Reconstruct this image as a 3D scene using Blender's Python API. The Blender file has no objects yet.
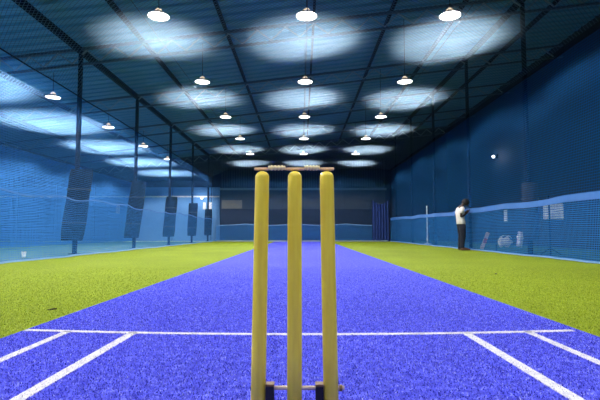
import bpy, bmesh, math, random
import numpy as np
from mathutils import Vector, Matrix
random.seed(7)
sc = bpy.context.scene
COL = sc.collection
PI = math.pi

# ------------------------------------------------------------------ camera, world, exposure
F = 464.0
cam_d = bpy.data.cameras.new('camera'); cam_d.sensor_width = 36.0; cam_d.lens = F/600*36.0
cam_d.clip_start = 0.05; cam_d.clip_end = 200
cam = bpy.data.objects.new('camera', cam_d); COL.objects.link(cam)
cam.location = (0, 0, 0.54)
cam.rotation_euler = (PI/2 + math.atan(32/F), 0, math.radians(.25))
sc.camera = cam
w = bpy.data.worlds.new('world'); sc.world = w; w.use_nodes = True
w.node_tree.nodes['Background'].inputs[0].default_value = (0.02, 0.05, 0.12, 1)
w.node_tree.nodes['Background'].inputs[1].default_value = 0.3
sc.view_settings.view_transform = 'Standard'; sc.view_settings.look = 'None'
sc.view_settings.gamma = 1; sc.view_settings.use_curve_mapping = False
sc.view_settings.exposure = 0.0
sc.cycles.transparent_max_bounces = 24
sc.cycles.max_bounces = 8
sc.cycles.diffuse_bounces = 4
sc.cycles.sample_clamp_indirect = 4.0
LANE_W = 238.0       # watts of one lane lamp
SIDE_W = 620.0      # watts of one lamp in the neighbouring hall
LAMP_COL = (1.0, 0.96, 0.93)

# ------------------------------------------------------------------ materials
def nm(name):
    m = bpy.data.materials.new(name); m.use_nodes = True
    nt = m.node_tree; return m, nt, nt.nodes['Principled BSDF'], nt.nodes['Material Output']
def N(nt, t, **kw):
    n = nt.nodes.new(t)
    for k, v in kw.items(): setattr(n, k, v)
    return n
def plain(name, c, rough=.6, metal=0, var=.12, scale=8, bump=0, spec=.5):
    m, nt, b, o = nm(name)
    tc = N(nt, 'ShaderNodeTexCoord'); no = N(nt, 'ShaderNodeTexNoise')
    no.inputs['Scale'].default_value = scale; no.inputs['Detail'].default_value = 4
    nt.links.new(tc.outputs['Object'], no.inputs['Vector'])
    mx = N(nt, 'ShaderNodeMix', data_type='RGBA')
    mx.inputs[6].default_value = tuple(x*(1-var) for x in c)+(1,)
    mx.inputs[7].default_value = tuple(min(1, x*(1+var)) for x in c)+(1,)
    nt.links.new(no.outputs['Fac'], mx.inputs[0]); nt.links.new(mx.outputs[2], b.inputs['Base Color'])
    b.inputs['Roughness'].default_value = rough; b.inputs['Metallic'].default_value = metal
    b.inputs['Specular IOR Level'].default_value = spec
    if bump:
        bp = N(nt, 'ShaderNodeBump'); bp.inputs['Strength'].default_value = bump; bp.inputs['Distance'].default_value = .01
        nt.links.new(no.outputs['Fac'], bp.inputs['Height']); nt.links.new(bp.outputs['Normal'], b.inputs['Normal'])
    return m
def turf(name, dark, light, tip, fine=260, coarse=.6, bump=.5):
    m, nt, b, o = nm(name)
    tc = N(nt, 'ShaderNodeTexCoord')
    n1 = N(nt, 'ShaderNodeTexNoise'); n1.inputs['Scale'].default_value = fine; n1.inputs['Detail'].default_value = 3; n1.inputs['Roughness'].default_value = .7
    n2 = N(nt, 'ShaderNodeTexNoise'); n2.inputs['Scale'].default_value = coarse; n2.inputs['Detail'].default_value = 5
    n3 = N(nt, 'ShaderNodeTexNoise'); n3.inputs['Scale'].default_value = fine*.22; n3.inputs['Detail'].default_value = 3
    for n in (n1, n2, n3): nt.links.new(tc.outputs['Object'], n.inputs['Vector'])
    r = N(nt, 'ShaderNodeValToRGB'); r.color_ramp.elements[0].position = .38; r.color_ramp.elements[1].position = .56
    r.color_ramp.elements[0].color = (*dark, 1); r.color_ramp.elements[1].color = (*light, 1)
    e = r.color_ramp.elements.new(.68); e.color = (*tip, 1)
    ad = N(nt, 'ShaderNodeMath', operation='MULTIPLY_ADD'); ad.inputs[1].default_value = .45; 
    nt.links.new(n3.outputs['Fac'], ad.inputs[0]); 
    sb = N(nt, 'ShaderNodeMath', operation='MULTIPLY'); sb.inputs[1].default_value = .55
    nt.links.new(n1.outputs['Fac'], sb.inputs[0]); nt.links.new(sb.outputs[0], ad.inputs[2])
    nt.links.new(ad.outputs[0], r.inputs[0])
    mr = N(nt, 'ShaderNodeMapRange'); mr.inputs[1].default_value = .3; mr.inputs[2].default_value = .7
    mr.inputs[3].default_value = .88; mr.inputs[4].default_value = 1.1
    nt.links.new(n2.outputs['Fac'], mr.inputs[0])
    mu = N(nt, 'ShaderNodeMix', data_type='RGBA', blend_type='MULTIPLY'); mu.inputs[0].default_value = 1
    nt.links.new(r.outputs[0], mu.inputs[6]); nt.links.new(mr.outputs[0], mu.inputs[7])
    nt.links.new(mu.outputs[2], b.inputs['Base Color'])
    b.inputs['Roughness'].default_value = .9; b.inputs['Specular IOR Level'].default_value = .15
    bp = N(nt, 'ShaderNodeBump'); bp.inputs['Strength'].default_value = bump; bp.inputs['Distance'].default_value = .006
    nt.links.new(ad.outputs[0], bp.inputs['Height']); nt.links.new(bp.outputs['Normal'], b.inputs['Normal'])
    return m
def net_mat(name, c, pitch, strand, diag=False, transl=.45, patch=None):
    """knotted twine: open squares let everything through, strands scatter light"""
    m, nt, b, o = nm(name); nt.nodes.remove(b)
    uv = N(nt, 'ShaderNodeTexCoord'); mp = N(nt, 'ShaderNodeMapping')
    mp.inputs['Rotation'].default_value = (0, 0, PI/4 if diag else 0)
    mp.inputs['Scale'].default_value = (1/pitch, 1/pitch, 1)
    nt.links.new(uv.outputs['UV'], mp.inputs['Vector'])
    sp = N(nt, 'ShaderNodeSeparateXYZ'); nt.links.new(mp.outputs[0], sp.inputs[0])
    outs = []
    for ax in (0, 1):
        fr = N(nt, 'ShaderNodeMath', operation='FRACT'); nt.links.new(sp.outputs[ax], fr.inputs[0])
        lt = N(nt, 'ShaderNodeMath', operation='LESS_THAN'); lt.inputs[1].default_value = strand
        nt.links.new(fr.outputs[0], lt.inputs[0]); outs.append(lt)
    mx = N(nt, 'ShaderNodeMath', operation='MAXIMUM')
    nt.links.new(outs[0].outputs[0], mx.inputs[0]); nt.links.new(outs[1].outputs[0], mx.inputs[1])
    d = N(nt, 'ShaderNodeBsdfDiffuse'); t = N(nt, 'ShaderNodeBsdfTranslucent'); tr = N(nt, 'ShaderNodeBsdfTransparent')
    d.inputs[0].default_value = (*c, 1); t.inputs[0].default_value = (*c, 1)
    if patch:
        no = N(nt, 'ShaderNodeTexNoise'); no.inputs['Scale'].default_value = 1.3; no.inputs['Detail'].default_value = 3
        nt.links.new(uv.outputs['UV'], no.inputs['Vector'])
        mc = N(nt, 'ShaderNodeMix', data_type='RGBA'); mc.inputs[6].default_value = (*c, 1); mc.inputs[7].default_value = (*patch, 1)
        nt.links.new(no.outputs['Fac'], mc.inputs[0])
        nt.links.new(mc.outputs[2], d.inputs[0]); nt.links.new(mc.outputs[2], t.inputs[0])
    s1 = N(nt, 'ShaderNodeMixShader'); s1.inputs[0].default_value = transl
    nt.links.new(d.outputs[0], s1.inputs[1]); nt.links.new(t.outputs[0], s1.inputs[2])
    s2 = N(nt, 'ShaderNodeMixShader'); nt.links.new(mx.outputs[0], s2.inputs[0])
    nt.links.new(tr.outputs[0], s2.inputs[1]); nt.links.new(s1.outputs[0], s2.inputs[2])
    nt.links.new(s2.outputs[0], o.inputs['Surface'])
    return m
def glow(name, c, s):
    m, nt, b, o = nm(name); nt.nodes.remove(b)
    e = N(nt, 'ShaderNodeEmission'); e.inputs[0].default_value = (*c, 1); e.inputs[1].default_value = s
    nt.links.new(e.outputs[0], o.inputs['Surface']); return m

M = {}
M['green'] = turf('green_turf', (.13, .19, .006), (.26, .34, .012), (.36, .42, .04), fine=120, bump=.5)
M['blue'] = turf('blue_turf', (.03, .03, .40), (.10, .115, .80), (.34, .38, 1.0), fine=120, bump=.35)
M['teal'] = plain('teal_matting', (.03, .15, .17), .8, scale=4)
M['green_pale'] = plain('pale_green_turf', (.40, .55, .40), .9, scale=20)
M['line'] = turf('white_line_pile', (.50, .50, .62), (.80, .80, .84), (.92, .92, .95), fine=170, bump=.4)
M['slab'] = plain('concrete', (.22, .23, .24), .8, scale=3)
M['roof'] = plain('roof_sheet', (.085, .27, .43), .5, scale=1.5, spec=.3)
M['steel'] = plain('painted_steel', (.04, .07, .11), .55, scale=10)
M['steel_pale'] = plain('galvanised_steel', (.22, .29, .33), .5, scale=10)
M['post'] = plain('post_paint', (.003, .007, .018), .6, scale=10, spec=.1)
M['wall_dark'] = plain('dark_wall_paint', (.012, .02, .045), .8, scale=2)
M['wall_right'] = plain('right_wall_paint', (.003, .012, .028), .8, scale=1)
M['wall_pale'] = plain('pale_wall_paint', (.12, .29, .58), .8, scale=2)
M['panel'] = plain('panel_paint', (.035, .055, .08), .7, scale=1.2, var=.3)
M['clad'] = plain('cladding', (.025, .045, .08), .6, scale=2)
M['pad'] = plain('dark_foam', (.007, .011, .018), .8, scale=30, bump=.3, spec=.1)
M['pad_r'] = plain('grey_foam', (.035, .04, .055), .8, scale=30, bump=.3, spec=.1)
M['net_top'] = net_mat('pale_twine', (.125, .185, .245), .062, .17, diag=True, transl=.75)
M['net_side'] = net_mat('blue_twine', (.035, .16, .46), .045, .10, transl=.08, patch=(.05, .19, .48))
M['net_divider'] = net_mat('bright_blue_twine', (.06, .24, .64), .06, .40, transl=.3)
M['net_top_side'] = net_mat('pale_blue_twine', (.09, .18, .30), .07, .26, diag=True, transl=.75)
M['net_right'] = net_mat('shaded_blue_twine', (.015, .09, .25), .05, .16, transl=.15)  # same blue net, darkened in its colour for the dimmer right side
M['net_skirt'] = net_mat('blue_skirt_twine', (.05, .28, .78), .04, .19)
M['net_skirt_left'] = net_mat('blue_skirt_twine_left', (.035, .17, .50), .04, .13, transl=.1)
M['net_end'] = net_mat('navy_end_twine', (.02, .08, .20), .05, .16)
M['hem'] = plain('blue_tape', (.03, .13, .40), .8)
M['hem_pale'] = plain('pale_tape', (.16, .32, .62), .8)
M['board_beige'] = plain('beige_board', (.16, .16, .14), .7)
M['curtain'] = plain('blue_cloth', (.003, .025, .14), .8)
def stump_mat():
    m, nt, b, o = nm('yellow_painted_wood')
    tc = N(nt, 'ShaderNodeTexCoord'); mp = N(nt, 'ShaderNodeMapping'); mp.inputs['Scale'].default_value = (60, 60, 6)
    no = N(nt, 'ShaderNodeTexNoise'); no.inputs['Scale'].default_value = 1.5; no.inputs['Detail'].default_value = 6
    nt.links.new(tc.outputs['Object'], mp.inputs[0]); nt.links.new(mp.outputs[0], no.inputs['Vector'])
    r = N(nt, 'ShaderNodeValToRGB'); r.color_ramp.elements[0].position = .3; r.color_ramp.elements[1].position = .7
    r.color_ramp.elements[0].color = (.88, .68, .05, 1); r.color_ramp.elements[1].color = (.97, .80, .07, 1)
    nt.links.new(no.outputs['Fac'], r.inputs[0]); nt.links.new(r.outputs[0], b.inputs['Base Color'])
    b.inputs['Roughness'].default_value = .33
    return m
M['stump'] = stump_mat()
M['bail'] = plain('pale_bail_wood', (.85, .55, .28), .5, scale=60, var=.25)
M['bail_lt'] = plain('turned_bail_wood', (.95, .75, .38), .5, scale=60, var=.2)
M['rod'] = plain('worn_rod', (.80, .66, .55), .4, .2, scale=40)
M['black'] = plain('black_rubber', (.012, .011, .014), .5, scale=30)
M['brass'] = plain('worn_block_cap', (.20, .12, .06), .6, scale=60)
M['shade'] = plain('lamp_shade_metal', (.30, .28, .25), .4, .5)
M['lampglow'] = glow('lamp_glass', (1, .97, .93), 9)
M['neckglow'] = glow('lamp_neck_glow', (1, .80, .58), 1.1)
M['spotglow'] = glow('small_bulb', (.85, .93, 1), 8)
M['white'] = plain('white_paint', (.88, .89, .86), .6)
M['cream'] = plain('cream_cloth', (.75, .75, .66), .8)
M['lilac'] = plain('lilac_cloth', (.70, .65, .85), .8)
M['bat'] = plain('bat_face', (.85, .62, .56), .5, var=.25, scale=20)
M['red'] = plain('red_sticker', (.62, .10, .09), .5)
M['navy'] = plain('navy_rubber', (.01, .012, .05), .7)
M['skin'] = plain('brown_skin', (.035, .016, .010), .6)
M['hair'] = plain('black_hair', (.008, .007, .008), .8, bump=.5, scale=60)
M['shirt'] = plain('white_cotton', (.66, .62, .58), .9, scale=14, bump=.3)
M['denim'] = plain('dark_denim', (.002, .005, .016), .9, scale=40)
M['shoe'] = plain('brown_shoe', (.10, .045, .03), .6)
M['leaf'] = plain('dry_leaf', (.05, .045, .01), .8)
M['eye'] = plain('eye_white', (.6, .6, .58), .4)

# ------------------------------------------------------------------ helpers
def link(name, bm, mat, parent=None, smooth=False):
    me = bpy.data.meshes.new(name); bmesh.ops.recalc_face_normals(bm, faces=bm.faces) if not getattr(bm, 'sheet', False) else None
    bm.to_mesh(me); bm.free()
    me.materials.append(mat)
    if smooth:
        for p in me.polygons: p.use_smooth = True
    o = bpy.data.objects.new(name, me); COL.objects.link(o)
    if parent: o.parent = parent
    return o
def tag(o, label=None, cat=None, group=None, kind=None):
    if label: o['label'] = label
    if cat: o['category'] = cat
    if group: o['group'] = group
    if kind: o['kind'] = kind
    return o
def empty(name, loc, label, cat, group=None, rz=0):
    o = bpy.data.objects.new(name, None); COL.objects.link(o); o.location = loc; o.rotation_euler = (0, 0, rz)
    o.empty_display_size = .1
    return tag(o, label, cat, group)
def box(bm, x0, x1, y0, y1, z0, z1, bev=0):
    r = bmesh.ops.create_cube(bm, size=1)
    for v in r['verts']:
        v.co = Vector(((x0+x1)/2+v.co.x*(x1-x0), (y0+y1)/2+v.co.y*(y1-y0), (z0+z1)/2+v.co.z*(z1-z0)))
    if bev:
        es = list({e for v in r['verts'] for e in v.link_edges})
        bmesh.ops.bevel(bm, geom=es, offset=bev, segments=2, affect='EDGES')
    return bm
def rings(bm, pts, seg=16, cap=True):
    """pts: list of (centre Vector, radius x, radius y, rotation-matrix or None)"""
    rows = []
    for c, rx, ry, R in pts:
        row = []
        for i in range(seg):
            a = 2*PI*i/seg; v = Vector((math.cos(a)*rx, math.sin(a)*ry, 0))
            if R is not None: v = R @ v
            row.append(bm.verts.new(Vector(c)+v))
        rows.append(row)
    for a, b in zip(rows, rows[1:]):
        for i in range(seg): bm.faces.new((a[i], a[(i+1) % seg], b[(i+1) % seg], b[i]))
    if cap:
        bm.faces.new(rows[0][::-1]); bm.faces.new(rows[-1])
    return bm
def lathe(bm, prof, seg=24, c=(0, 0, 0), cap=True):
    return rings(bm, [((c[0], c[1], c[2]+z), max(r, 1e-4), max(r, 1e-4), None) for r, z in prof], seg, cap)
def tube(bm, a, b, r, seg=10, r2=None):
    a, b = Vector(a), Vector(b); R = (b-a).to_track_quat('Z', 'Y').to_matrix()
    return rings(bm, [(a, r, r, R), (b, r2 or r, r2 or r, R)], seg)
def bar(bm, a, b, wd, ht):
    a, b = Vector(a), Vector(b); d = (b-a); R = d.to_track_quat('Z', 'Y').to_matrix(); L = d.length
    r = bmesh.ops.create_cube(bm, size=1)
    for v in r['verts']: v.co = (a+b)/2 + R @ Vector((v.co.x*wd, v.co.y*ht, v.co.z*L))
    return bm
def sheet(name, fn, u0, u1, v0, v1, nu, nv, mat, parent=None, skip=None):
    """surface through fn(u, v); its texture coordinates are metres of netting"""
    me = bpy.data.meshes.new(name)
    vs = [fn(u0+(u1-u0)*i/nu, v0+(v1-v0)*j/nv) for j in range(nv+1) for i in range(nu+1)]
    fs = [(j*(nu+1)+i, j*(nu+1)+i+1, (j+1)*(nu+1)+i+1, (j+1)*(nu+1)+i) for j in range(nv) for i in range(nu)]
    me.from_pydata(vs, [], fs)
    uvl = me.uv_layers.new(name='UVMap')
    for p in me.polygons:
        p.use_smooth = True
        for li in p.loop_indices:
            k = me.loops[li].vertex_index; i, j = k % (nu+1), k // (nu+1)
            uvl.data[li].uv = (u0+(u1-u0)*i/nu, v0+(v1-v0)*j/nv)
    me.materials.append(mat)
    o = bpy.data.objects.new(name, me); COL.objects.link(o)
    if parent: o.parent = parent
    return o
def ribbon(name, fn, u0, u1, n, mat, parent, thick=.012, ht=None):
    """a tape or rope following fn(u)->(point); ht = (down, up) about it"""
    bm = bmesh.new(); rows = []
    for i in range(n+1):
        u = u0+(u1-u0)*i/n; p = Vector(fn(u)); q = Vector(fn(u+.01)); t = (q-p).normalized()
        s = t.cross(Vector((0, 0, 1))).normalized()*thick/2
        up = Vector((0, 0, 1))
        lo, hi = (ht if ht else (-thick/2, thick/2))
        rows.append([bm.verts.new(p+s+up*lo), bm.verts.new(p-s+up*lo), bm.verts.new(p-s+up*hi), bm.verts.new(p+s+up*hi)])
    for a, b in zip(rows, rows[1:]):
        for i in range(4): bm.faces.new((a[i], a[(i+1) % 4], b[(i+1) % 4], b[i]))
    bm.faces.new(rows[0][::-1]); bm.faces.new(rows[-1])
    return link(name, bm, mat, parent)
def copy_thing(o):
    c = o.copy(); COL.objects.link(c)
    for ch in o.children:
        d = ch.copy(); COL.objects.link(d); d.parent = c
        for g in ch.children:
            e = g.copy(); COL.objects.link(e); e.parent = d
    return c

# ------------------------------------------------------------------ structure
XL, XR, YB, YE = -20.0, 9.0, -7.0, 28.6          # outer walls
NETX, ENDY = 5.2, 26.5                           # lane nets
def zroof(x): return 5.20 + .12*(x+5.6)          # top of the trusses
tag(link('floor', box(bmesh.new(), XL, XR, YB, YE, -.3, -.03), M['slab']), kind='structure')
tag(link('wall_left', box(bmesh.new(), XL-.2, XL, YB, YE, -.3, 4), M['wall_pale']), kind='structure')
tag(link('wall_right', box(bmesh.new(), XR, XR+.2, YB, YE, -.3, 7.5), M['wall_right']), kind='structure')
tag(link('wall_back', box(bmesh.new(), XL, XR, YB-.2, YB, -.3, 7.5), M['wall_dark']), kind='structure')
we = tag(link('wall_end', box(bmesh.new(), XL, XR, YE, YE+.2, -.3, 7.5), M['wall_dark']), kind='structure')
# pale painted left bay of the end wall, with joints between its sheets
bm = bmesh.new(); xs = [-20+2.4*i for i in range(7)] + [-5.05]
for a, b in zip(xs, xs[1:]): box(bm, a+.02, b-.02, YE-.05, YE, -.03, 3.3, .01)
pb = tag(link('wall_end_pale_bay', bm, M['wall_pale']), kind='structure')
# central bay of the end wall: lighter strip and ribbed cladding above it
bm = bmesh.new()
for i in range(8): box(bm, -5.0+i*1.27, -5.0+(i+1)*1.27-.02, YE-.04, YE, 1.95, 3.12)
tag(link('trim_1', bm, M['panel']), kind='structure')
bm = bmesh.new()
for i in range(68): box(bm, -5.0+i*.15, -5.0+i*.15+.08, YE-.05, YE, 3.25, 5.0)
tag(link('trim_2', bm, M['clad']), kind='structure')
tag(link('trim_3', box(bmesh.new(), -5.05, 5.2, YE-.12, YE-.001, 3.12, 3.25), M['steel_pale']), kind='structure')
tag(link('trim_4', box(bmesh.new(), -19.9, -5.1, YE-.14, YE-.051, 2.68, 2.76), M['white']), kind='structure')
# roof: trapezoid ribs across the slope
bm = bmesh.new(); prof = []
y = YB
while y < YE:
    prof += [(y, 0), (y+.22, 0), (y+.25, .075), (y+.33, .075), (y+.36, 0)]; y += .36
def zs(x): return zroof(x)+.16
ra = [[bm.verts.new((x, yy, zs(x)+h)) for yy, h in prof] for x in (XL-.1, XR+.1)]
for i in range(len(prof)-1): bm.faces.new((ra[0][i], ra[1][i], ra[1][i+1], ra[0][i+1]))
rf = [[bm.verts.new((x, yy, zs(x)+.14)) for yy in (YB, prof[-1][0])] for x in (XL-.1, XR+.1)]
bm.faces.new((rf[0][0], rf[1][0], rf[1][1], rf[0][1]))
tag(link('ceiling', bm, M['roof']), kind='structure')

# ------------------------------------------------------------------ turf and pitch
PW = 1.53
def strip(x0, x1, y1, mat, lab): return tag(link('artificial_turf', box(bmesh.new(), x0, x1, YB+.1, y1, -.03, 0), mat), lab, 'turf')
turf_left = strip(-NETX-.15, -PW, ENDY+.1, M['green'], 'green turf strip left of the blue pitch, inside the netting')
turf_right = strip(PW, NETX+.15, ENDY+.1, M['green'], 'green turf strip right of the blue pitch, inside the netting')
tag(link('floor_matting', box(bmesh.new(), NETX+.16, 8.9, YB+.1, YE-.2, -.03, 0), M['teal']), 'dark teal floor matting behind the right netting', 'matting')
tag(link('floor_matting', box(bmesh.new(), -19.9, -NETX-.16, YB+.1, 25.9, -.03, 0), M['teal']), 'dark teal floor matting behind the left netting', 'matting')
tag(link('artificial_turf', box(bmesh.new(), -19.9, -NETX-.16, 25.92, YE-.2, -.03, 0), M['green_pale']), 'pale green strip of turf along the foot of the end wall, far left', 'turf')
pitch = tag(link('pitch_mat', box(bmesh.new(), -PW, PW, YB+.1, ENDY+.1, -.03, .001), M['blue']),
            'bright blue artificial pitch running up the middle of the lane', 'pitch')
def line(pts, wd):
    bm = bmesh.new(); rows = []
    for i, (x, yv) in enumerate(pts):
        a = Vector(pts[max(i-1, 0)]); b = Vector(pts[min(i+1, len(pts)-1)]); t = (b-a).normalized(); n = Vector((-t.y, t.x))*wd/2
        rows.append([bm.verts.new((x+n.x, yv+n.y, .0005)), bm.verts.new((x-n.x, yv-n.y, .0005)), bm.verts.new((x-n.x, yv-n.y, .0035)), bm.verts.new((x+n.x, yv+n.y, .0035))])
    for a, b in zip(rows, rows[1:]):
        for i in range(4): bm.faces.new((a[i], a[(i+1) % 4], b[(i+1) % 4], b[i]))
    bm.faces.new(rows[0][::-1]); bm.faces.new(rows[-1])
    return link('crease_line', bm, M['line'], pitch)
line([(-1.52+3.0*i/12, 2.488+.10*((i-6)/6)**2) for i in range(13)], .042)['label'] = 'white popping crease line across the pitch'
line([(-1.27, 2.56), (-1.27, 2.0), (-1.26, 1.2)], .042)['label'] = 'outer white line left of the stumps'
line([(-.905, 2.53), (-.915, 1.5), (-.92, .6)], .048)['label'] = 'inner white line left of the stumps'
line([(.875, 2.53), (.885, 1.5), (.89, .6)], .048)['label'] = 'inner white line right of the stumps'
line([(1.22, 2.56), (1.225, 2.0), (1.24, 1.2)], .042)['label'] = 'outer white line right of the stumps'
def leaf(loc, rz, lab):
    bm = bmesh.new(); pts = [(-.03, 0), (-.012, .012), (.012, .010), (.034, 0), (.012, -.011), (-.012, -.011)]
    top = [bm.verts.new((x, yv, .009+.004*math.sin(x*60))) for x, yv in pts]; bot = [bm.verts.new((x, yv, .001+.001*math.sin(x*60))) for x, yv in pts]
    bm.faces.new(top); bm.faces.new(bot[::-1])
    for i in range(6): bm.faces.new((top[i], bot[i], bot[(i+1) % 6], top[(i+1) % 6]))
    o = link('dry_leaf', bm, M['leaf']); o.location = loc; o.rotation_euler = (0, 0, rz); return tag(o, lab, 'leaf')
leaf((-1.74, 3.26, 0.0), .3, 'small dark leaf lying on the green turf left of the pitch')
leaf((2.48, 6.0, 0.0), 1.0, 'tiny dark leaf lying on the green turf right of the pitch')

# short standing pile of the turf near the camera: uncountable blades
def blade_mat(name, c):
    m, nt, b, o = nm(name); b.inputs['Base Color'].default_value = (*c, 1); b.inputs['Roughness'].default_value = .8
    b.inputs['Specular IOR Level'].default_value = .2; return m
rng = np.random.default_rng(3)
def make_pile(x0, x1, y0, y1, st, parent, mats, probs, white, hmul=1.0):
    gx, gy = np.meshgrid(np.arange(x0, x1, st), np.arange(y0, y1, st)); gx = gx.ravel(); gy = gy.ravel()
    gx = gx+rng.uniform(-st/2, st/2, gx.size); gy = gy+rng.uniform(-st/2, st/2, gy.size)
    keep = (np.abs(gx) < gy*1.1+.5) & (rng.random(gx.size) < np.clip((y1-gy)/(y1-3.2), 0, 1)**1.2) & (gx > x0) & (gx < x1)
    gx = gx[keep]; gy = gy[keep]; n = gx.size
    an = rng.uniform(0, 2*PI, n); hh = rng.uniform(.004, .008, n)*hmul; wd = rng.uniform(.0016, .003, n)
    lx = rng.normal(0, .003, n); ly = rng.normal(0, .003, n)
    co = np.empty((n, 3, 3)); dx = np.cos(an)*wd; dy = np.sin(an)*wd
    co[:, 0] = np.stack([gx-dx, gy-dy, np.full(n, .0012)], 1); co[:, 1] = np.stack([gx+dx, gy+dy, np.full(n, .0012)], 1)
    co[:, 2] = np.stack([gx+lx, gy+ly, .0012+hh], 1)
    mi = rng.choice(3, n, p=probs)
    if white:
        pl = 2.488+.10*((gx+.02)/1.5)**2
        on = (np.abs(gy-pl) < .023) & (gx > -1.525) & (gx < 1.485)
        for a, b in (((-1.27, 2.56), (-1.26, 1.2)), ((-.905, 2.53), (-.92, .6)), ((.875, 2.53), (.89, .6)), ((1.22, 2.56), (1.24, 1.2))):
            xx = a[0]+(b[0]-a[0])*(gy-a[1])/(b[1]-a[1]); on |= (np.abs(gx-xx) < .024) & (gy < a[1]) & (gy > b[1])
        mi[on] = 3+(rng.random(on.sum()) < .25)
    me = bpy.data.meshes.new('pile'); me.vertices.add(n*3); me.vertices.foreach_set('co', co.ravel())
    me.loops.add(n*3); me.loops.foreach_set('vertex_index', np.arange(n*3, dtype=np.int32))
    me.polygons.add(n); me.polygons.foreach_set('loop_start', np.arange(0, n*3, 3, dtype=np.int32)); me.polygons.foreach_set('loop_total', np.full(n, 3, dtype=np.int32))
    for m in mats: me.materials.append(m)
    me.polygons.foreach_set('material_index', mi.astype(np.int32)); me.update(calc_edges=True)
    pile = bpy.data.objects.new('pile', me); COL.objects.link(pile); pile.parent = parent; pile['kind'] = 'stuff'
bmats = [blade_mat(a, c) for a, c in (('pile_deep', (.045, .05, .48)), ('pile_mid', (.165, .19, .95)), ('pile_tip', (.42, .46, 1.0)), ('pile_white', (.85, .85, .88)), ('pile_grey', (.5, .5, .68)))]
gmats = [blade_mat(a, c) for a, c in (('green_deep', (.14, .20, .008)), ('green_mid', (.33, .43, .02)), ('green_tip', (.50, .58, .08)))]
make_pile(-PW+.01, PW-.01, .75, 7.5, .0085, pitch, bmats, [.40, .46, .14], True)
make_pile(-5.0, -PW-.01, 1.8, 7.5, .013, turf_left, gmats, [.35, .50, .15], False, 1.2)
make_pile(PW+.01, 5.0, 1.8, 7.5, .013, turf_right, gmats, [.35, .50, .15], False, 1.2)

# ------------------------------------------------------------------ roof steel
def spanning(name, x, z0, h, wd, lab, mat, cat='beam'):
    root = empty(name, (x, YB+.1, z0), lab, cat)
    bm = bmesh.new(); L = YE-YB-.3
    box(bm, -wd/2, wd/2, 0, L, 0, .02); box(bm, -wd/2, wd/2, 0, L, h-.02, h)
    link('flange', bm, mat, root); link('web', box(bmesh.new(), -.012, .012, 0, L, .02, h-.02), mat, root)
    return root
spanning('roof_beam', -5.6, 5.03, .17, .08, 'long dark steel beam running over the left row of posts', M['post'])
spanning('roof_beam', 5.6, 6.36, .17, .08, 'long dark steel beam running over the right row of posts', M['post'])
for k, (x, lab) in enumerate([(-13.0, 'thin roof rail far over the neighbouring bay'), (-10.6, 'second thin roof rail over the neighbouring bay'), (-8.4, 'thin roof rail over the lamps of the neighbouring bay'),
           (-4.1, 'thin roof rail just right of the left steel beam'), (-1.95, 'thin roof rail between left and middle lamps'),
          (.3, 'thin roof rail over the middle row of lamps'), (2.3, 'thin roof rail between middle and right lamps'), (4.2, 'thin roof rail just left of the right steel beam'), (6.9, 'thin roof rail beyond the right steel beam')]):
    o = link('roof_purlin', box(bmesh.new(), -.03, .03, 0, YE-YB-.3, 0, .13), M['post'])
    o.location = (x, YB+.1, zroof(x)+.004); tag(o, lab, 'rail', 'thin rails under the roof sheets')
POSTY = [11.46, 15.5, 19.55, 23.6, 27.6]
bmu = bmesh.new(); bar(bmu, (0, 0, .03), (.36, 0, .34+.045), .03, .03)
bmd = bmesh.new(); bar(bmd, (0, 0, .34), (.36, 0, .03+.045), .03, .03)
bu = link('brace', bmu, M['steel_pale']); bd = link('brace', bmd, M['steel_pale']); brace_src = (bu, bd)
used = False
ordn = ['nearest lattice roof truss, over the first pair of posts', 'lattice roof truss over the second pair of posts', 'lattice roof truss over the third pair of posts',
        'lattice roof truss over the fourth pair of posts', 'farthest lattice roof truss, close to the end wall']
for ti, yv in enumerate(POSTY):
    root = empty('roof_truss', (0, yv, 0), ordn[ti], 'truss', 'lattice roof trusses')
    xa, xb = -19.5, 8.9
    link('top_chord', bar(bmesh.new(), (xa, 0, zroof(xa)-.035), (xb, 0, zroof(xb)-.035), .07, .06), M['steel'], root)
    link('bottom_chord', bar(bmesh.new(), (xa, 0, zroof(xa)-.43), (xb, 0, zroof(xb)-.43), .06, .05), M['steel'], root)
    x = xa; i = 0
    while x+.36 < xb:
        if -13.5 < x:
            b = brace_src[i % 2]
            if b.parent is None: c = b
            else: c = b.copy(); COL.objects.link(c)
            c.parent = root; c.location = (x, 0, zroof(x)-.42)
        x += .36; i += 1
    

# ------------------------------------------------------------------ posts with foam pads
def post(x, yv, zt, pad, lab, pm):
    root = empty('net_post', (x, yv, 0), lab, 'post', 'padded steel posts left of the lane' if x < 0 else 'steel posts right of the lane')
    link('pole', box(bmesh.new(), -.045, .045, -.045, .045, .003, zt, .008), M['post'], root)
    link('foot_plate', box(bmesh.new(), -.11, .11, -.11, .11, .001, .012), M['post'], root)
    if pad:
        z0, z1, r, lean, dx = pad
        bm = bmesh.new(); pts = []
        n = 10
        for i in range(n+1):
            t = i/n; z = z0+(z1-z0)*t; q = r*(1+.03*math.sin(t*9+yv))
            if i in (0, n): q *= .93
            pts.append(((dx+lean*(t-.85), 0, z), q, q*.92, None))
        rings(bm, pts, 24)
        link('foam_pad', bm, pm, root, smooth=False)
        for o in (COL.objects[-1],): pass
        st = bmesh.new()
        for t in (.25, .72):
            z = z0+(z1-z0)*t; rings(st, [((dx+lean*(t-.85), 0, z-.02), r+.012, r*.92+.012, None), ((dx+lean*(t-.85), 0, z+.02), r+.012, r*.92+.012, None)], 24)
        link('strap', st, M['black'], root)
    return root
lp = ['nearest padded post behind the left netting, with a wide leaning grey pad', 'second padded post from the front behind the left netting',
      'third padded post from the front behind the left netting', 'fourth padded post from the front behind the left netting', 'farthest padded post behind the left netting']
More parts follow.
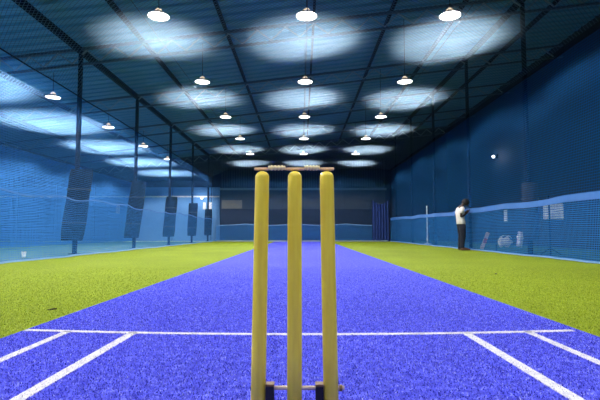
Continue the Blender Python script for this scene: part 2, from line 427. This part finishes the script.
rp = ['nearest dark post behind the right netting, with a grey pad', 'second dark post from the front behind the right netting',
      'third dark post from the front behind the right netting', 'fourth dark post from the front behind the right netting', 'farthest dark post behind the right netting']
pads = [(.33, 2.08, .27, .20, .09), (.35, 2.22, .25, .22, .09), (.35, 2.02, .24, .12, .08), (.35, 2.0, .23, .06, .05), (.35, 1.9, .22, .03, .03)]
for i, yv in enumerate(POSTY):
    post(-5.6, yv, 5.025, pads[i], lp[i], M['pad'])
    post(5.6, yv, 6.355, (.35, 1.75, .19, .0, .03) if i == 0 else None, rp[i], M['pad_r'])

# ------------------------------------------------------------------ nets
def ztop(x, yv):
    s = .035*math.sin(x*1.9+yv*.7)*math.sin(yv*.82)
    if x < -4.2: return 4.12 - .46*((-4.2-x)/1.0)**1.0 + s*.3
    return 4.12 + s - (max(0, x-4.2))*.05
n = sheet('ceiling_net', lambda u, v: (u, v, ztop(u, v)), -NETX+.03, NETX-.20, -6.5, ENDY-.15, 52, 80, M['net_top'])
tag(n, 'pale mesh netting stretched flat under the lamps over the blue pitch', 'net')
n = sheet('ceiling_net', lambda u, v: (u, v, 3.66+.03*math.sin(u*1.7+v)*math.sin(v*.8)), -15.0, -5.78, -6.5, 28.2, 50, 70, M['net_top_side'])
tag(n, 'pale mesh netting stretched under the lamps of the bay behind the left netting', 'net')
def fold(yv, z, side, amp=.05):
    return amp*math.sin(yv*2.1+.6*math.sin(yv*.7))*(1-z/5) + amp*.5*math.sin(yv*5.3+z*.8)*(1-z/5)
def side_pt(side, off):
    def f(u, v):
        lim = 3.64 if side < 0 else 4.06
        x = side*(NETX-.09-off) + fold(u, v, side)*.6
        return (x, u, v)
    return f
for side, mk, zt, lab in ((-1, 'net_side', 3.64, 'tall light blue side netting left of the pitch'), (1, 'net_right', 4.04, 'tall blue side netting right of the pitch, coloured darker for shade')):
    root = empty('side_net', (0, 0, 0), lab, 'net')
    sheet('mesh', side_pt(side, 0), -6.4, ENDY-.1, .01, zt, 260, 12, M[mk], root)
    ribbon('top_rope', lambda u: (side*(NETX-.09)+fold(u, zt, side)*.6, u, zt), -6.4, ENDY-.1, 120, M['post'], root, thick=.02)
root = empty('side_net', (-10.2, 0, 0), 'bright blue divider netting deep in the neighbouring bay, beyond the padded posts', 'net')
sheet('mesh', lambda u, v: (.05*math.sin(u*1.9), u, v), -6.4, 28.3, .01, 3.5, 150, 6, M['net_divider'], root)
ribbon('top_rope', lambda u: (.05*math.sin(u*1.9), u, 3.5), -6.4, 28.3, 100, M['post'], root, thick=.02)
# low inner skirts
def zskL(u): return 1.33 - .06*math.sin(u*.42+1.2)**2 - .05*math.sin(u*1.67)**2
def zskR(u): return 1.225 + .012*math.sin(u*1.1) + .010*math.sin(u*2.3) + .012*max(0, u-17)
for side, zf, lab, hh in ((-1, zskL, 'waist high blue mesh skirt along the foot of the left netting', .03), (1, zskR, 'waist high blue mesh skirt with a folded top hem right of the pitch', .13)):
    root = empty('skirt_net', (0, 0, 0), lab, 'net')
    fx = lambda u, z: side*(NETX-.20)+fold(u, z, side, .045)
    sheet('mesh', lambda u, v: (fx(u, zf(u)*v/1.3), u, .012+(zf(u)-.012)*v/1.3), -6.4, ENDY-.25, 0, 1.3, 260, 8, M['net_skirt_left' if side < 0 else 'net_skirt'], root)
    ribbon('top_hem', lambda u: (fx(u, zf(u)), u, zf(u)), -6.4, ENDY-.25, 240, M['hem'] if side < 0 else M['hem'], root, thick=.012, ht=(-hh, 0))
    ribbon('foot_rope', lambda u: (fx(u, 0), u, .028), -6.4, ENDY-.25, 240, M['hem_pale'], root, thick=.03)
root = empty('end_net', (0, ENDY, 0), 'tall dark netting across the far end of the lane', 'net')
sheet('mesh', lambda u, v: (u, .05*math.sin(u*2.3), v), -NETX+.1, NETX-.1, .02, 4.08, 80, 10, M['net_end'], root)
root = empty('skirt_net', (0, ENDY-.2, 0), 'low blue mesh skirt across the far end of the lane', 'net')
fz = lambda u: 1.0-.08*abs(math.sin(u*1.1+.4))
sheet('mesh', lambda u, v: (u, .05*math.sin(u*2.9), .02+(fz(u)-.02)*v), -4.85, 4.85, 0, 1, 90, 6, M['net_skirt'], root)
ribbon('top_hem', lambda u: (u, .05*math.sin(u*2.9), fz(u)), -4.85, 4.85, 90, M['hem_pale'], root, thick=.03)
o = tag(link('floor_bar', box(bmesh.new(), -4.8, 4.8, ENDY-.40, ENDY-.34, 0.002, .07, .01), M['steel_pale']), 'pale metal bar lying on the floor along the far netting', 'bar')
bm = bmesh.new(); rows = []
for i in range(41):
    u = i/40; x = 3.95+.95*u; yv = 26.15+.04*math.sin(u*38)
    rows.append([bm.verts.new((x, yv, .02)), bm.verts.new((x, yv, 2.35-.25*math.sin(u*PI))), bm.verts.new((x, yv+.02, 2.35-.25*math.sin(u*PI))), bm.verts.new((x, yv+.02, .02))])
for a, b in zip(rows, rows[1:]):
    for i in range(4): bm.faces.new((a[i], a[(i+1) % 4], b[(i+1) % 4], b[i]))
bm.faces.new(rows[0][::-1]); bm.faces.new(rows[-1])
tag(link('cloth_drape', bm, M['curtain']), 'deep blue cloth hanging at the far right corner of the lane', 'drape')
for x, lab in ((-2.7, 'thin wire above the left row of lamps'), (.09, 'thin wire running under the middle row of lamps'), (2.75, 'thin wire above the right row of lamps')):
    o = link('support_wire', tube(bmesh.new(), (0, -6, 0), (0, ENDY-.1, 0), .006, 6), M['black']); o.location = (x, 0, 4.19)
    tag(o, lab.replace('above', 'holding up the netting under'), 'wire', 'wires holding the ceiling netting')

# ------------------------------------------------------------------ lamps
def light_data(wt, half):
    l = bpy.data.lights.new('lamp_light', 'SPOT'); l.energy = wt; l.color = LAMP_COL
    l.spot_size = 2*math.radians(half); l.spot_blend = .25; l.shadow_soft_size = .10
    l.use_nodes = True; nt = l.node_tree
    em = [x for x in nt.nodes if x.type == 'EMISSION'][0]
    g = N(nt, 'ShaderNodeNewGeometry'); s = N(nt, 'ShaderNodeSeparateXYZ'); nt.links.new(g.outputs['Incoming'], s.inputs[0])
    a = N(nt, 'ShaderNodeMath', operation='ABSOLUTE'); nt.links.new(s.outputs[2], a.inputs[0])
    mx = N(nt, 'ShaderNodeMath', operation='MAXIMUM'); mx.inputs[1].default_value = .3; nt.links.new(a.outputs[0], mx.inputs[0])
    p = N(nt, 'ShaderNodeMath', operation='POWER'); p.inputs[1].default_value = -2.2; nt.links.new(mx.outputs[0], p.inputs[0])
    nt.links.new(p.outputs[0], em.inputs['Strength'])
    return l
LD = {'lane': light_data(LANE_W, 72.5), 'side': light_data(SIDE_W, 70)}
def make_lamp(loc, kind, lab, grp):
    root = empty('high_bay_lamp', loc, lab, 'lamp', grp)
    bm = bmesh.new()
    outer = [(.205, 0), (.20, .018), (.15, .055), (.085, .085)]; inner = [(.07, .075), (.14, .045), (.19, .012), (.195, 0)]
    rings(bm, [((0, 0, z), r, r, None) for r, z in inner[::-1]+[(.07, .085)]][:4], 28, cap=False) if False else None
    lathe(bm, outer+[(.07, .085)], 28, cap=False)
    link('reflector', bm, M['shade'], root, True)
    link('lens', lathe(bmesh.new(), [(.05, -.018), (.13, -.012), (.19, .004), (.19, .012)], 28), M['lampglow'], root, True)
    link('neck', lathe(bmesh.new(), [(.075, .086), (.07, .115), (.045, .15), (.02, .165)], 20), M['neckglow'], root, True)
    link('cable', tube(bmesh.new(), (0, 0, .16), (0, 0, zroof(loc[0])+.14-loc[2]), .01, 8), M['black'], root)
    lo = bpy.data.objects.new('light', LD[kind]); COL.objects.link(lo); lo.parent = root; lo.location = (0, 0, -.03)
    return root
rowsy = [8.5, 12.35, 16.2, 20.05, 24.0]
near = ['nearest', 'second', 'third', 'fourth', 'farthest']
for side, cx in (('left', -2.71), ('middle', .085), ('right', 2.79)):
    for r, yv in enumerate(rowsy):
        nmr = f'{near[r]} lamp' + (' from the front' if r in (1, 2, 3) else '')
        make_lamp((cx, yv, 4.6), 'lane', f'round hanging lamp, {nmr} of the {side} row over the lane', 'hanging lamps over the lane')
    for yv in (4.65, .8, -3.0):
        if yv < 0 and side == 'middle': continue
        lo = make_lamp((cx, yv, 4.6), 'lane', 'round hanging lamp over the lane, behind the camera', 'hanging lamps behind the view')
sl = ['nearest round lamp hanging behind the left netting, above the first post', 'second round lamp hanging behind the left netting', 'third round lamp hanging behind the left netting',
      'fourth round lamp hanging behind the left netting']
for r, yv in enumerate((13.15, 17.0, 20.8, 24.6)):
    make_lamp((-7.2, yv, 4.42), 'side', sl[r], 'hanging lamps of the neighbouring bay')
for yv in (9.35, 5.5, 1.7):
    make_lamp((-7.2, yv, 4.42), 'side', 'round lamp of the neighbouring bay outside the view', 'hanging lamps outside the view')
for yv in (9.35, 13.2):  # extra column of lamps, added out of view to brighten the left bay
    make_lamp((-11.4, yv, 3.92), 'side', 'round lamp added out of view to light the neighbouring bay, %s' % {9.35: 'nearest', 13.2: 'farther'}[yv], 'added lamps lighting the neighbouring bay')
def bulb(loc, lab, e):
    root = empty('wall_lamp', loc, lab, 'lamp')
    link('glass', lathe(bmesh.new(), [(.01, -.06), (.05, -.04), (.065, 0), (.05, .04), (.02, .06)], 16), M['spotglow'], root, True)
    link('housing', box(bmesh.new(), -.09, .09, .07, .16, -.09, .09, .015), M['steel'], root)
    l = bpy.data.lights.new('bulb_light', 'POINT'); l.energy = e; l.shadow_soft_size = .06; l.color = (.8, .9, 1)
    lo = bpy.data.objects.new('light', l); COL.objects.link(lo); lo.parent = root; lo.location = (0, -.15, 0)
    return root
b = bulb((XR-.2, 21.2, 4.0), 'small bright lamp glowing on the dark wall behind the right netting', 12); b.rotation_euler = (0, 0, -PI/2)
bulb((-6.15, YE-.24, 2.62), 'small bright lamp on the end wall left of the lane corner', 12)

# ------------------------------------------------------------------ the wicket
WY = 1.31
wk = empty('wicket', (-.0165, WY, 0), 'set of three yellow wooden stumps on a spring base in the foreground', 'stumps')
SX = [-.0965, -.0042, .0863]
lean = [-.009, 0, .011]
for k, (sx, ln, lb) in enumerate(zip(SX, lean, ('left yellow stump', 'middle yellow stump', 'right yellow stump, leaning slightly outward at its foot'))):
    bm = bmesh.new(); prof = [(.0165, .045), (.0208, .05)]
    prof += [(.0207, .2), (.0203, .45), (.0199, .66), (.0196, .696)]
    prof += [(.0196*math.cos(a), .696+.0165*math.sin(a)) for a in [PI/2*i/8 for i in range(1, 9)]]
    rings(bm, [((sx+ln*(1-z/.71), 0, z), max(r, .0006), max(r, .0006), None) for r, z in prof], 40)
    s = link('stump', bm, M['stump'], wk, True); s['label'] = lb
    # spring at the foot
    sp = bmesh.new(); n = 90; rr = .013; ctr = [Vector((sx+ln+rr*math.cos(i*.5), rr*math.sin(i*.5), .012+.036*i/n)) for i in range(n+1)]
    rings(sp, [(c, .0022, .0022, (ctr[min(i+1, n)]-ctr[max(i-1, 0)]).to_track_quat('Z', 'Y').to_matrix()) for i, c in enumerate(ctr)], 6)
    link('spring', sp, M['rod'], wk)
link('base_plate', box(bmesh.new(), -.15, .15, -.045, .045, .008, .018, .003), M['black'], wk)
for x0, x1 in ((-.0825, -.0605), (.0535, .0745)):
    b = link('bracket', box(bmesh.new(), x0, x1, -.014, .014, .018, .119, .001), M['black'], wk)
    link('cap', box(bmesh.new(), x0-.0006, x1+.0006, -.015, .015, .1192, .125, .001), M['brass'], b)
rod = link('rod', tube(bmesh.new(), (-.123, 0, .112), (.133, 0, .112), .0058, 16), M['rod'], wk, True)
link('nut', tube(bmesh.new(), (.119, 0, .112), (.127, 0, .112), .009, 6), M['brass'], rod)
link('nut', tube(bmesh.new(), (-.125, 0, .112), (-.1185, 0, .112), .009, 6), M['black'], rod)
def bail(x, L, flip, lab):
    root = empty('bail', (x, WY, .7188), lab, 'bail', 'wooden bails across the stumps')
    prof = [(0.0030, 0), (.0036, .002), (.0036, .040), (.0030, .042)]
    R = Vector((1, 0, 0)).to_track_quat('Z', 'Y').to_matrix()
    def seg(ps, up=0): return rings(bmesh.new(), [(Vector((z, 0, up)), r, r, R) for r, z in ps], 18)
    a, bq, c, d = (.0, .0395, .0885, L) if not flip else (.0, L-.0845, L-.0405, L)
    link('long_spigot' if not flip else 'short_spigot', seg([(.0032, a), (.0042, a+.002), (.0040, bq)]), M['bail'], root, True)
    ps = []
    nb = 26
    for i in range(nb+1):
        t = i/nb; z = bq+(c-bq)*t
        r = .0066 + .0013*math.cos(t*PI*2*5)
        if i in (0, nb): r = .0045
        ps.append((r, z))
    link('barrel', seg(ps, .003), M['bail_lt'], root, True)
    link('short_spigot' if not flip else 'long_spigot', seg([(.0040, c), (.0042, d-.002), (.0032, d)]), M['bail'], root, True)
    return root
bail(-.1355, .1135, False, 'left wooden bail resting across the left and middle stumps')
bail(-.0225, .1135, True, 'right wooden bail resting across the middle and right stumps')

# ------------------------------------------------------------------ person
def skinned(name, pts, edges, mat, parent, root=0, sub=2):
    me = bpy.data.meshes.new(name); me.from_pydata([p[0] for p in pts], edges, []); me.materials.append(mat)
    o = bpy.data.objects.new(name, me); COL.objects.link(o)
    if parent: o.parent = parent
    sk = o.modifiers.new('skin', 'SKIN'); sk.use_smooth_shade = True
    for i, p in enumerate(pts):
        r = p[1]; me.skin_vertices[0].data[i].radius = r if isinstance(r, tuple) else (r, r)
        me.skin_vertices[0].data[i].use_root = (i == root)
    sb = o.modifiers.new('sub', 'SUBSURF'); sb.levels = sub; sb.render_levels = sub
    return o
P = empty('person', (4.70, 13.75, 0), 'person in white t-shirt and dark jeans facing the right netting with head bowed', 'person')
P.scale = (.97, .97, .93)
pts = [((0, 0, .86), (.14, .10)),            # 0 pelvis
       ((-.015, 0, 1.02), (.12, .085)),       # 1 waist
       ((-.02, 0, 1.20), (.145, .098)),        # 2 chest
       ((.00, 0, 1.33), (.12, .08)),         # 3 upper chest
       ((.035, 0, 1.41), .052),               # 4 neck
       ((.075, 0, 1.455), .055),              # 5 skull base
       ((.135, 0, 1.505), (.088, .075)),       # 6 head
       ((.165, 0, 1.56), (.065, .06)),       # 7 crown
       ]
ed = [(0, 1), (1, 2), (2, 3), (3, 4), (4, 5), (5, 6), (6, 7)]
def add(p, r, to):
    pts.append((p, r)); ed.append((to, len(pts)-1)); return len(pts)-1
for s in (-1, 1):
    h = add((.0, s*.09, .80), .09, 0); th = add((.02, s*.095, .62), .078, h); kn = add((.025, s*.095, .44), .055, th)
    ca = add((.0, s*.10, .30), .052, kn); an = add((-.01, s*.10, .09), .036, ca); he = add((.03, s*.105, .045), .036, an); add((.15, s*.115, .03), .03, he)
    sh = add((-.01, s*.17, 1.32), .052, 3); ua = add((-.05, s*.205, 1.19), .043, sh); el = add((-.075, s*.205, 1.05), .036, ua)
    fa = add((.04, s*.18, 1.10), .033, el); wr = add((.15, s*.11, 1.19), .024, fa); hd = add((.19, s*.09, 1.225), (.028, .018), wr)
    for k in range(4):
        yo = s*(.09+(.018*(k-1.5))); b0 = Vector((.205, yo, 1.25-abs(k-1.2)*.003)); L = (.9, 1.05, 1, .8)[k]
        f1 = add(tuple(b0), .0095, hd); f2 = add(tuple(b0+Vector((.028, -s*.004, .022))*L), .009, f1)
        f3 = add(tuple(b0+Vector((.040, -s*.012, .040))*L), .008, f2); add(tuple(b0+Vector((.036, -s*.022, .056))*L), .007, f3)
    t1 = add((.178, s*.062, 1.235), .010, wr); t2 = add((.192, s*.042, 1.262), .009, t1); add((.205, s*.036, 1.282), .008, t2)
body = skinned('body', pts, ed, M['skin'], P)
# face on the bowed head (looks down and forward)
hc = Vector((.150, 0, 1.500)); Rh = Matrix.Rotation(math.radians(38), 3, 'Y')
fb = bmesh.new()
for q, (rx, ry, rz) in (((.098, 0, -.012), (.020, .014, .026)), ((.085, 0, -.052), (.014, .024, .008)), ((0, .083, -.005), (.018, .012, .030)), ((0, -.083, -.005), (.018, .012, .030)), ((.07, 0, -.075), (.026, .026, .018))):
    r = bmesh.ops.create_uvsphere(fb, u_segments=12, v_segments=8, radius=1)
    for v in r['verts']: v.co = hc + Rh @ (Vector(q)+Vector((v.co.x*rx, v.co.y*ry, v.co.z*rz)))
link('face', fb, M['skin'], P, True)
for s in (-1, 1):
    e = bmesh.new(); r = bmesh.ops.create_uvsphere(e, u_segments=10, v_segments=8, radius=.011)
    for v in r['verts']: v.co = hc + Rh @ (v.co+Vector((.080, s*.032, .008)))
    link('eye', e, M['eye'], P, True)
hb = bmesh.new(); r = bmesh.ops.create_icosphere(hb, subdivisions=4, radius=1)
for v in r['verts']:
    d = v.co.normalized(); k = 1+.05*math.sin(d.x*17)*math.sin(d.y*15+d.z*13)
    v.co = hc + Rh @ (Vector((-.018, 0, .022)) + Vector((d.x*.112*k, d.y*.098*k, d.z*.112*k)))
link('hair', hb, M['hair'], P, True)
# clothes
def loft(bm, st, seg=24, cap=True):
    """stations (x, y, z, depth radius, width radius)"""
    return rings(bm, [((x, y, z), a, b, None) for x, y, z, a, b in st], seg, cap)
def limb(bm, st, seg=16):
    ps = [Vector(q[0]) for q in st]; out = []
    for k, (p, r) in enumerate(st):
        d = ps[min(k+1, len(ps)-1)]-ps[max(k-1, 0)]; out.append((Vector(p), r, r, d.to_track_quat('Z', 'Y').to_matrix()))
    return rings(bm, out, seg)
bm = bmesh.new()
loft(bm, [(.0, 0, .83, .128, .172), (-.005, 0, .90, .126, .168), (-.015, 0, 1.00, .118, .160), (-.022, 0, 1.12, .124, .168), (-.02, 0, 1.23, .126, .180), (-.008, 0, 1.32, .106, .176), (.006, 0, 1.365, .082, .125), (.02, 0, 1.395, .064, .070)])
for s in (-1, 1): limb(bm, [((.0, s*.11, 1.32), .062), ((-.008, s*.175, 1.315), .068), ((-.03, s*.207, 1.25), .063), ((-.05, s*.216, 1.165), .062)])
link('t_shirt', bm, M['shirt'], P, True)
bm = bmesh.new()
loft(bm, [(.0, 0, .72, .098, .150), (.0, 0, .79, .118, .168), (-.003, 0, .86, .120, .166), (-.008, 0, .93, .112, .156)])
for s in (-1, 1): loft(bm, [(-.012, s*.103, .055, .058, .056), (-.01, s*.102, .12, .058, .056), (.0, s*.101, .28, .066, .064), (.022, s*.098, .45, .076, .072), (.015, s*.093, .62, .092, .084), (.002, s*.083, .80, .108, .086)], 18)
link('jeans', bm, M['denim'], P, True)
for s in (-1, 1):
    bm = bmesh.new()
    R = Vector((1, 0, 0)).to_track_quat('Z', 'Y').to_matrix()
    rings(bm, [(Vector((x, s*.11, z)), ry, rz, R) for x, z, ry, rz in ((-.065, .045, .03, .03), (-.04, .055, .052, .05), (.05, .055, .052, .05), (.13, .042, .05, .036), (.20, .032, .04, .026), (.22, .03, .02, .015))], 16)
    for v in bm.verts: v.co.z = max(v.co.z, .003)
    link('shoe', bm, M['shoe'], P, True)

# ------------------------------------------------------------------ gear behind the right netting
bt = empty('cricket_bat', (5.38, 14.0, .03), 'cricket bat with red and white blade leaning behind the right netting beside the person', 'bat')
bm = bmesh.new(); box(bm, -.054, .054, -.02, .02, 0, .56, .012)
for v in bm.verts:
    if v.co.y > 0: v.co.y += .012*(1-abs(v.co.x)/.06)
link('blade', bm, M['bat'], bt)
link('sticker', box(bmesh.new(), -.045, .045, -.024, -.0195, .20, .36), M['red'], bt)
link('handle', tube(bmesh.new(), (0, 0, .55), (0, 0, .86), .018, 12, .016), M['navy'], bt)
bt.rotation_euler = (math.radians(-8), math.radians(26), 0)
o = link('thin_stake', tube(bmesh.new(), (0, 0, 0), (0, 0, .74), .022, 10), M['navy']); o.location = (5.66, 13.6, 0)
tag(o, 'short dark stake standing on the turf right of the leaning bat', 'stake')
# kit bag: slumped cream cloth bag
kb = empty('kit_bag', (7.0, 16.0, 0), 'slumped cream cloth kit bag on the turf behind the right netting', 'bag')
bm = bmesh.new(); r = bmesh.ops.create_icosphere(bm, subdivisions=4, radius=1)
for v in r['verts']:
    d = v.co.copy(); k = 1+.10*math.sin(d.x*5+1)*math.sin(d.y*6+d.z*4)
    v.co = Vector((d.x*.21*k-.02, d.y*.13*k, .17+d.z*(.15-.05*d.x+.04*math.sin(d.x*6))*k)); v.co.z = max(v.co.z, .005)
link('sack', bm, M['cream'], kb, True)
bm = bmesh.new(); n = 14; c = [Vector((-.02+.17*math.cos(PI*i/n), -.02, .27+.10*math.sin(PI*i/n))) for i in range(n+1)]
rings(bm, [(q, .012, .012, (c[min(i+1, n)]-c[max(i-1, 0)]).to_track_quat('Z', 'Y').to_matrix()) for i, q in enumerate(c)], 8)
link('strap', bm, M['cream'], kb, True); kb.scale = (1.15, 1.15, 1.15)
# batting pad: curved shell with ribs, leaning
bp_ = empty('batting_pad', (7.42, 16.0, .02), 'white and lilac batting pad standing on end beside the cream bag', 'pad')
for k in range(5):
    a = (k-2)*.42; bm = bmesh.new()
    rings(bm, [((math.sin(a)*.10, -math.cos(a)*.07, z), q, q*.8, None) for z, q in ((.0, .022), (.03, .028), (.30, .03), (.50, .028), (.53, .016))], 12)
    link('rib', bm, M['white' if k % 2 else 'lilac'], bp_, True)
link('knee_roll', rings(bmesh.new(), [(Vector((x, -.055, .34)), .045, .045, Vector((1, 0, 0)).to_track_quat('Z', 'Y').to_matrix()) for x in (-.11, -.04, .04, .11)], 14), M['white'], bp_, True)
bp_.rotation_euler = (math.radians(-6), math.radians(10), 0)
# white board on a stand
wb = empty('white_board', (5.93, 11.0, 0), 'small white board on a dark stand behind the right netting', 'board')
link('panel', box(bmesh.new(), -.22, .25, -.012, .012, .84, 1.21, .005), M['white'], wb)
link('pole', tube(bmesh.new(), (-.10, -.035, .02), (-.10, -.035, 1.40), .02, 10), M['post'], wb)
for a in (0, 2.09, 4.19):
    link('leg', tube(bmesh.new(), (-.10, -.035, .16), (-.10+.24*math.cos(a), -.035+.24*math.sin(a), .012), .011, 8), M['post'], wb)
sp2 = empty('slim_stand', (5.62, 20.9, 0), 'slim pale pole on a round foot behind the right netting, near the far end', 'stand')
link('pole', tube(bmesh.new(), (0, 0, .02), (0, 0, 1.72), .03, 10), M['white'], sp2)
link('foot', lathe(bmesh.new(), [(.16, .0), (.16, .02), (.04, .05)], 16), M['white'], sp2)
def poster(loc, rz, wd, ht, lab):
    root = empty('wall_poster', loc, lab, 'poster', 'small pale wall posters', rz)
    link('frame', box(bmesh.new(), -wd/2-.02, wd/2+.02, -.02, .0, -ht/2-.02, ht/2+.02, .004), M['steel_pale'], root)
    link('sheet', box(bmesh.new(), -wd/2, wd/2, -.026, -.0205, -ht/2, ht/2), M['white'], root)
poster((XR-.002, 20.5, 1.25), -PI/2, .32, .50, 'small pale poster on the dark wall behind the right netting')
poster((-5.65, YE-.052, 2.15), 0, .16, .42, 'pale poster on the end wall, close to the lane corner')
poster((-6.02, YE-.052, 2.15), 0, .16, .42, 'pale poster on the end wall, left of its twin near the lane corner')
tag(link('wall_board', box(bmesh.new(), -4.95, -3.7, YE-.07, YE-.041, 1.98, 2.5, .006), M['board_beige']), 'faded beige board on the end wall left of the stumps', 'board')
sw = empty('switch_box', (-11.35, YE-.052, 1.93), 'small white switch box on the end wall behind the left netting', 'switch box')
link('body', box(bmesh.new(), -.11, .11, -.07, 0, -.26, .26, .01), M['white'], sw)
link('lid', box(bmesh.new(), -.09, .09, -.078, -.0705, -.2, .2, .002), M['cream'], sw)
cb = empty('paper_cup', (-5.95, 9.95, 0), 'small white cup on the turf behind the left netting', 'cup')
link('cup', lathe(bmesh.new(), [(.035, .0), (.05, .12), (.053, .125)], 18), M['white'], cb)
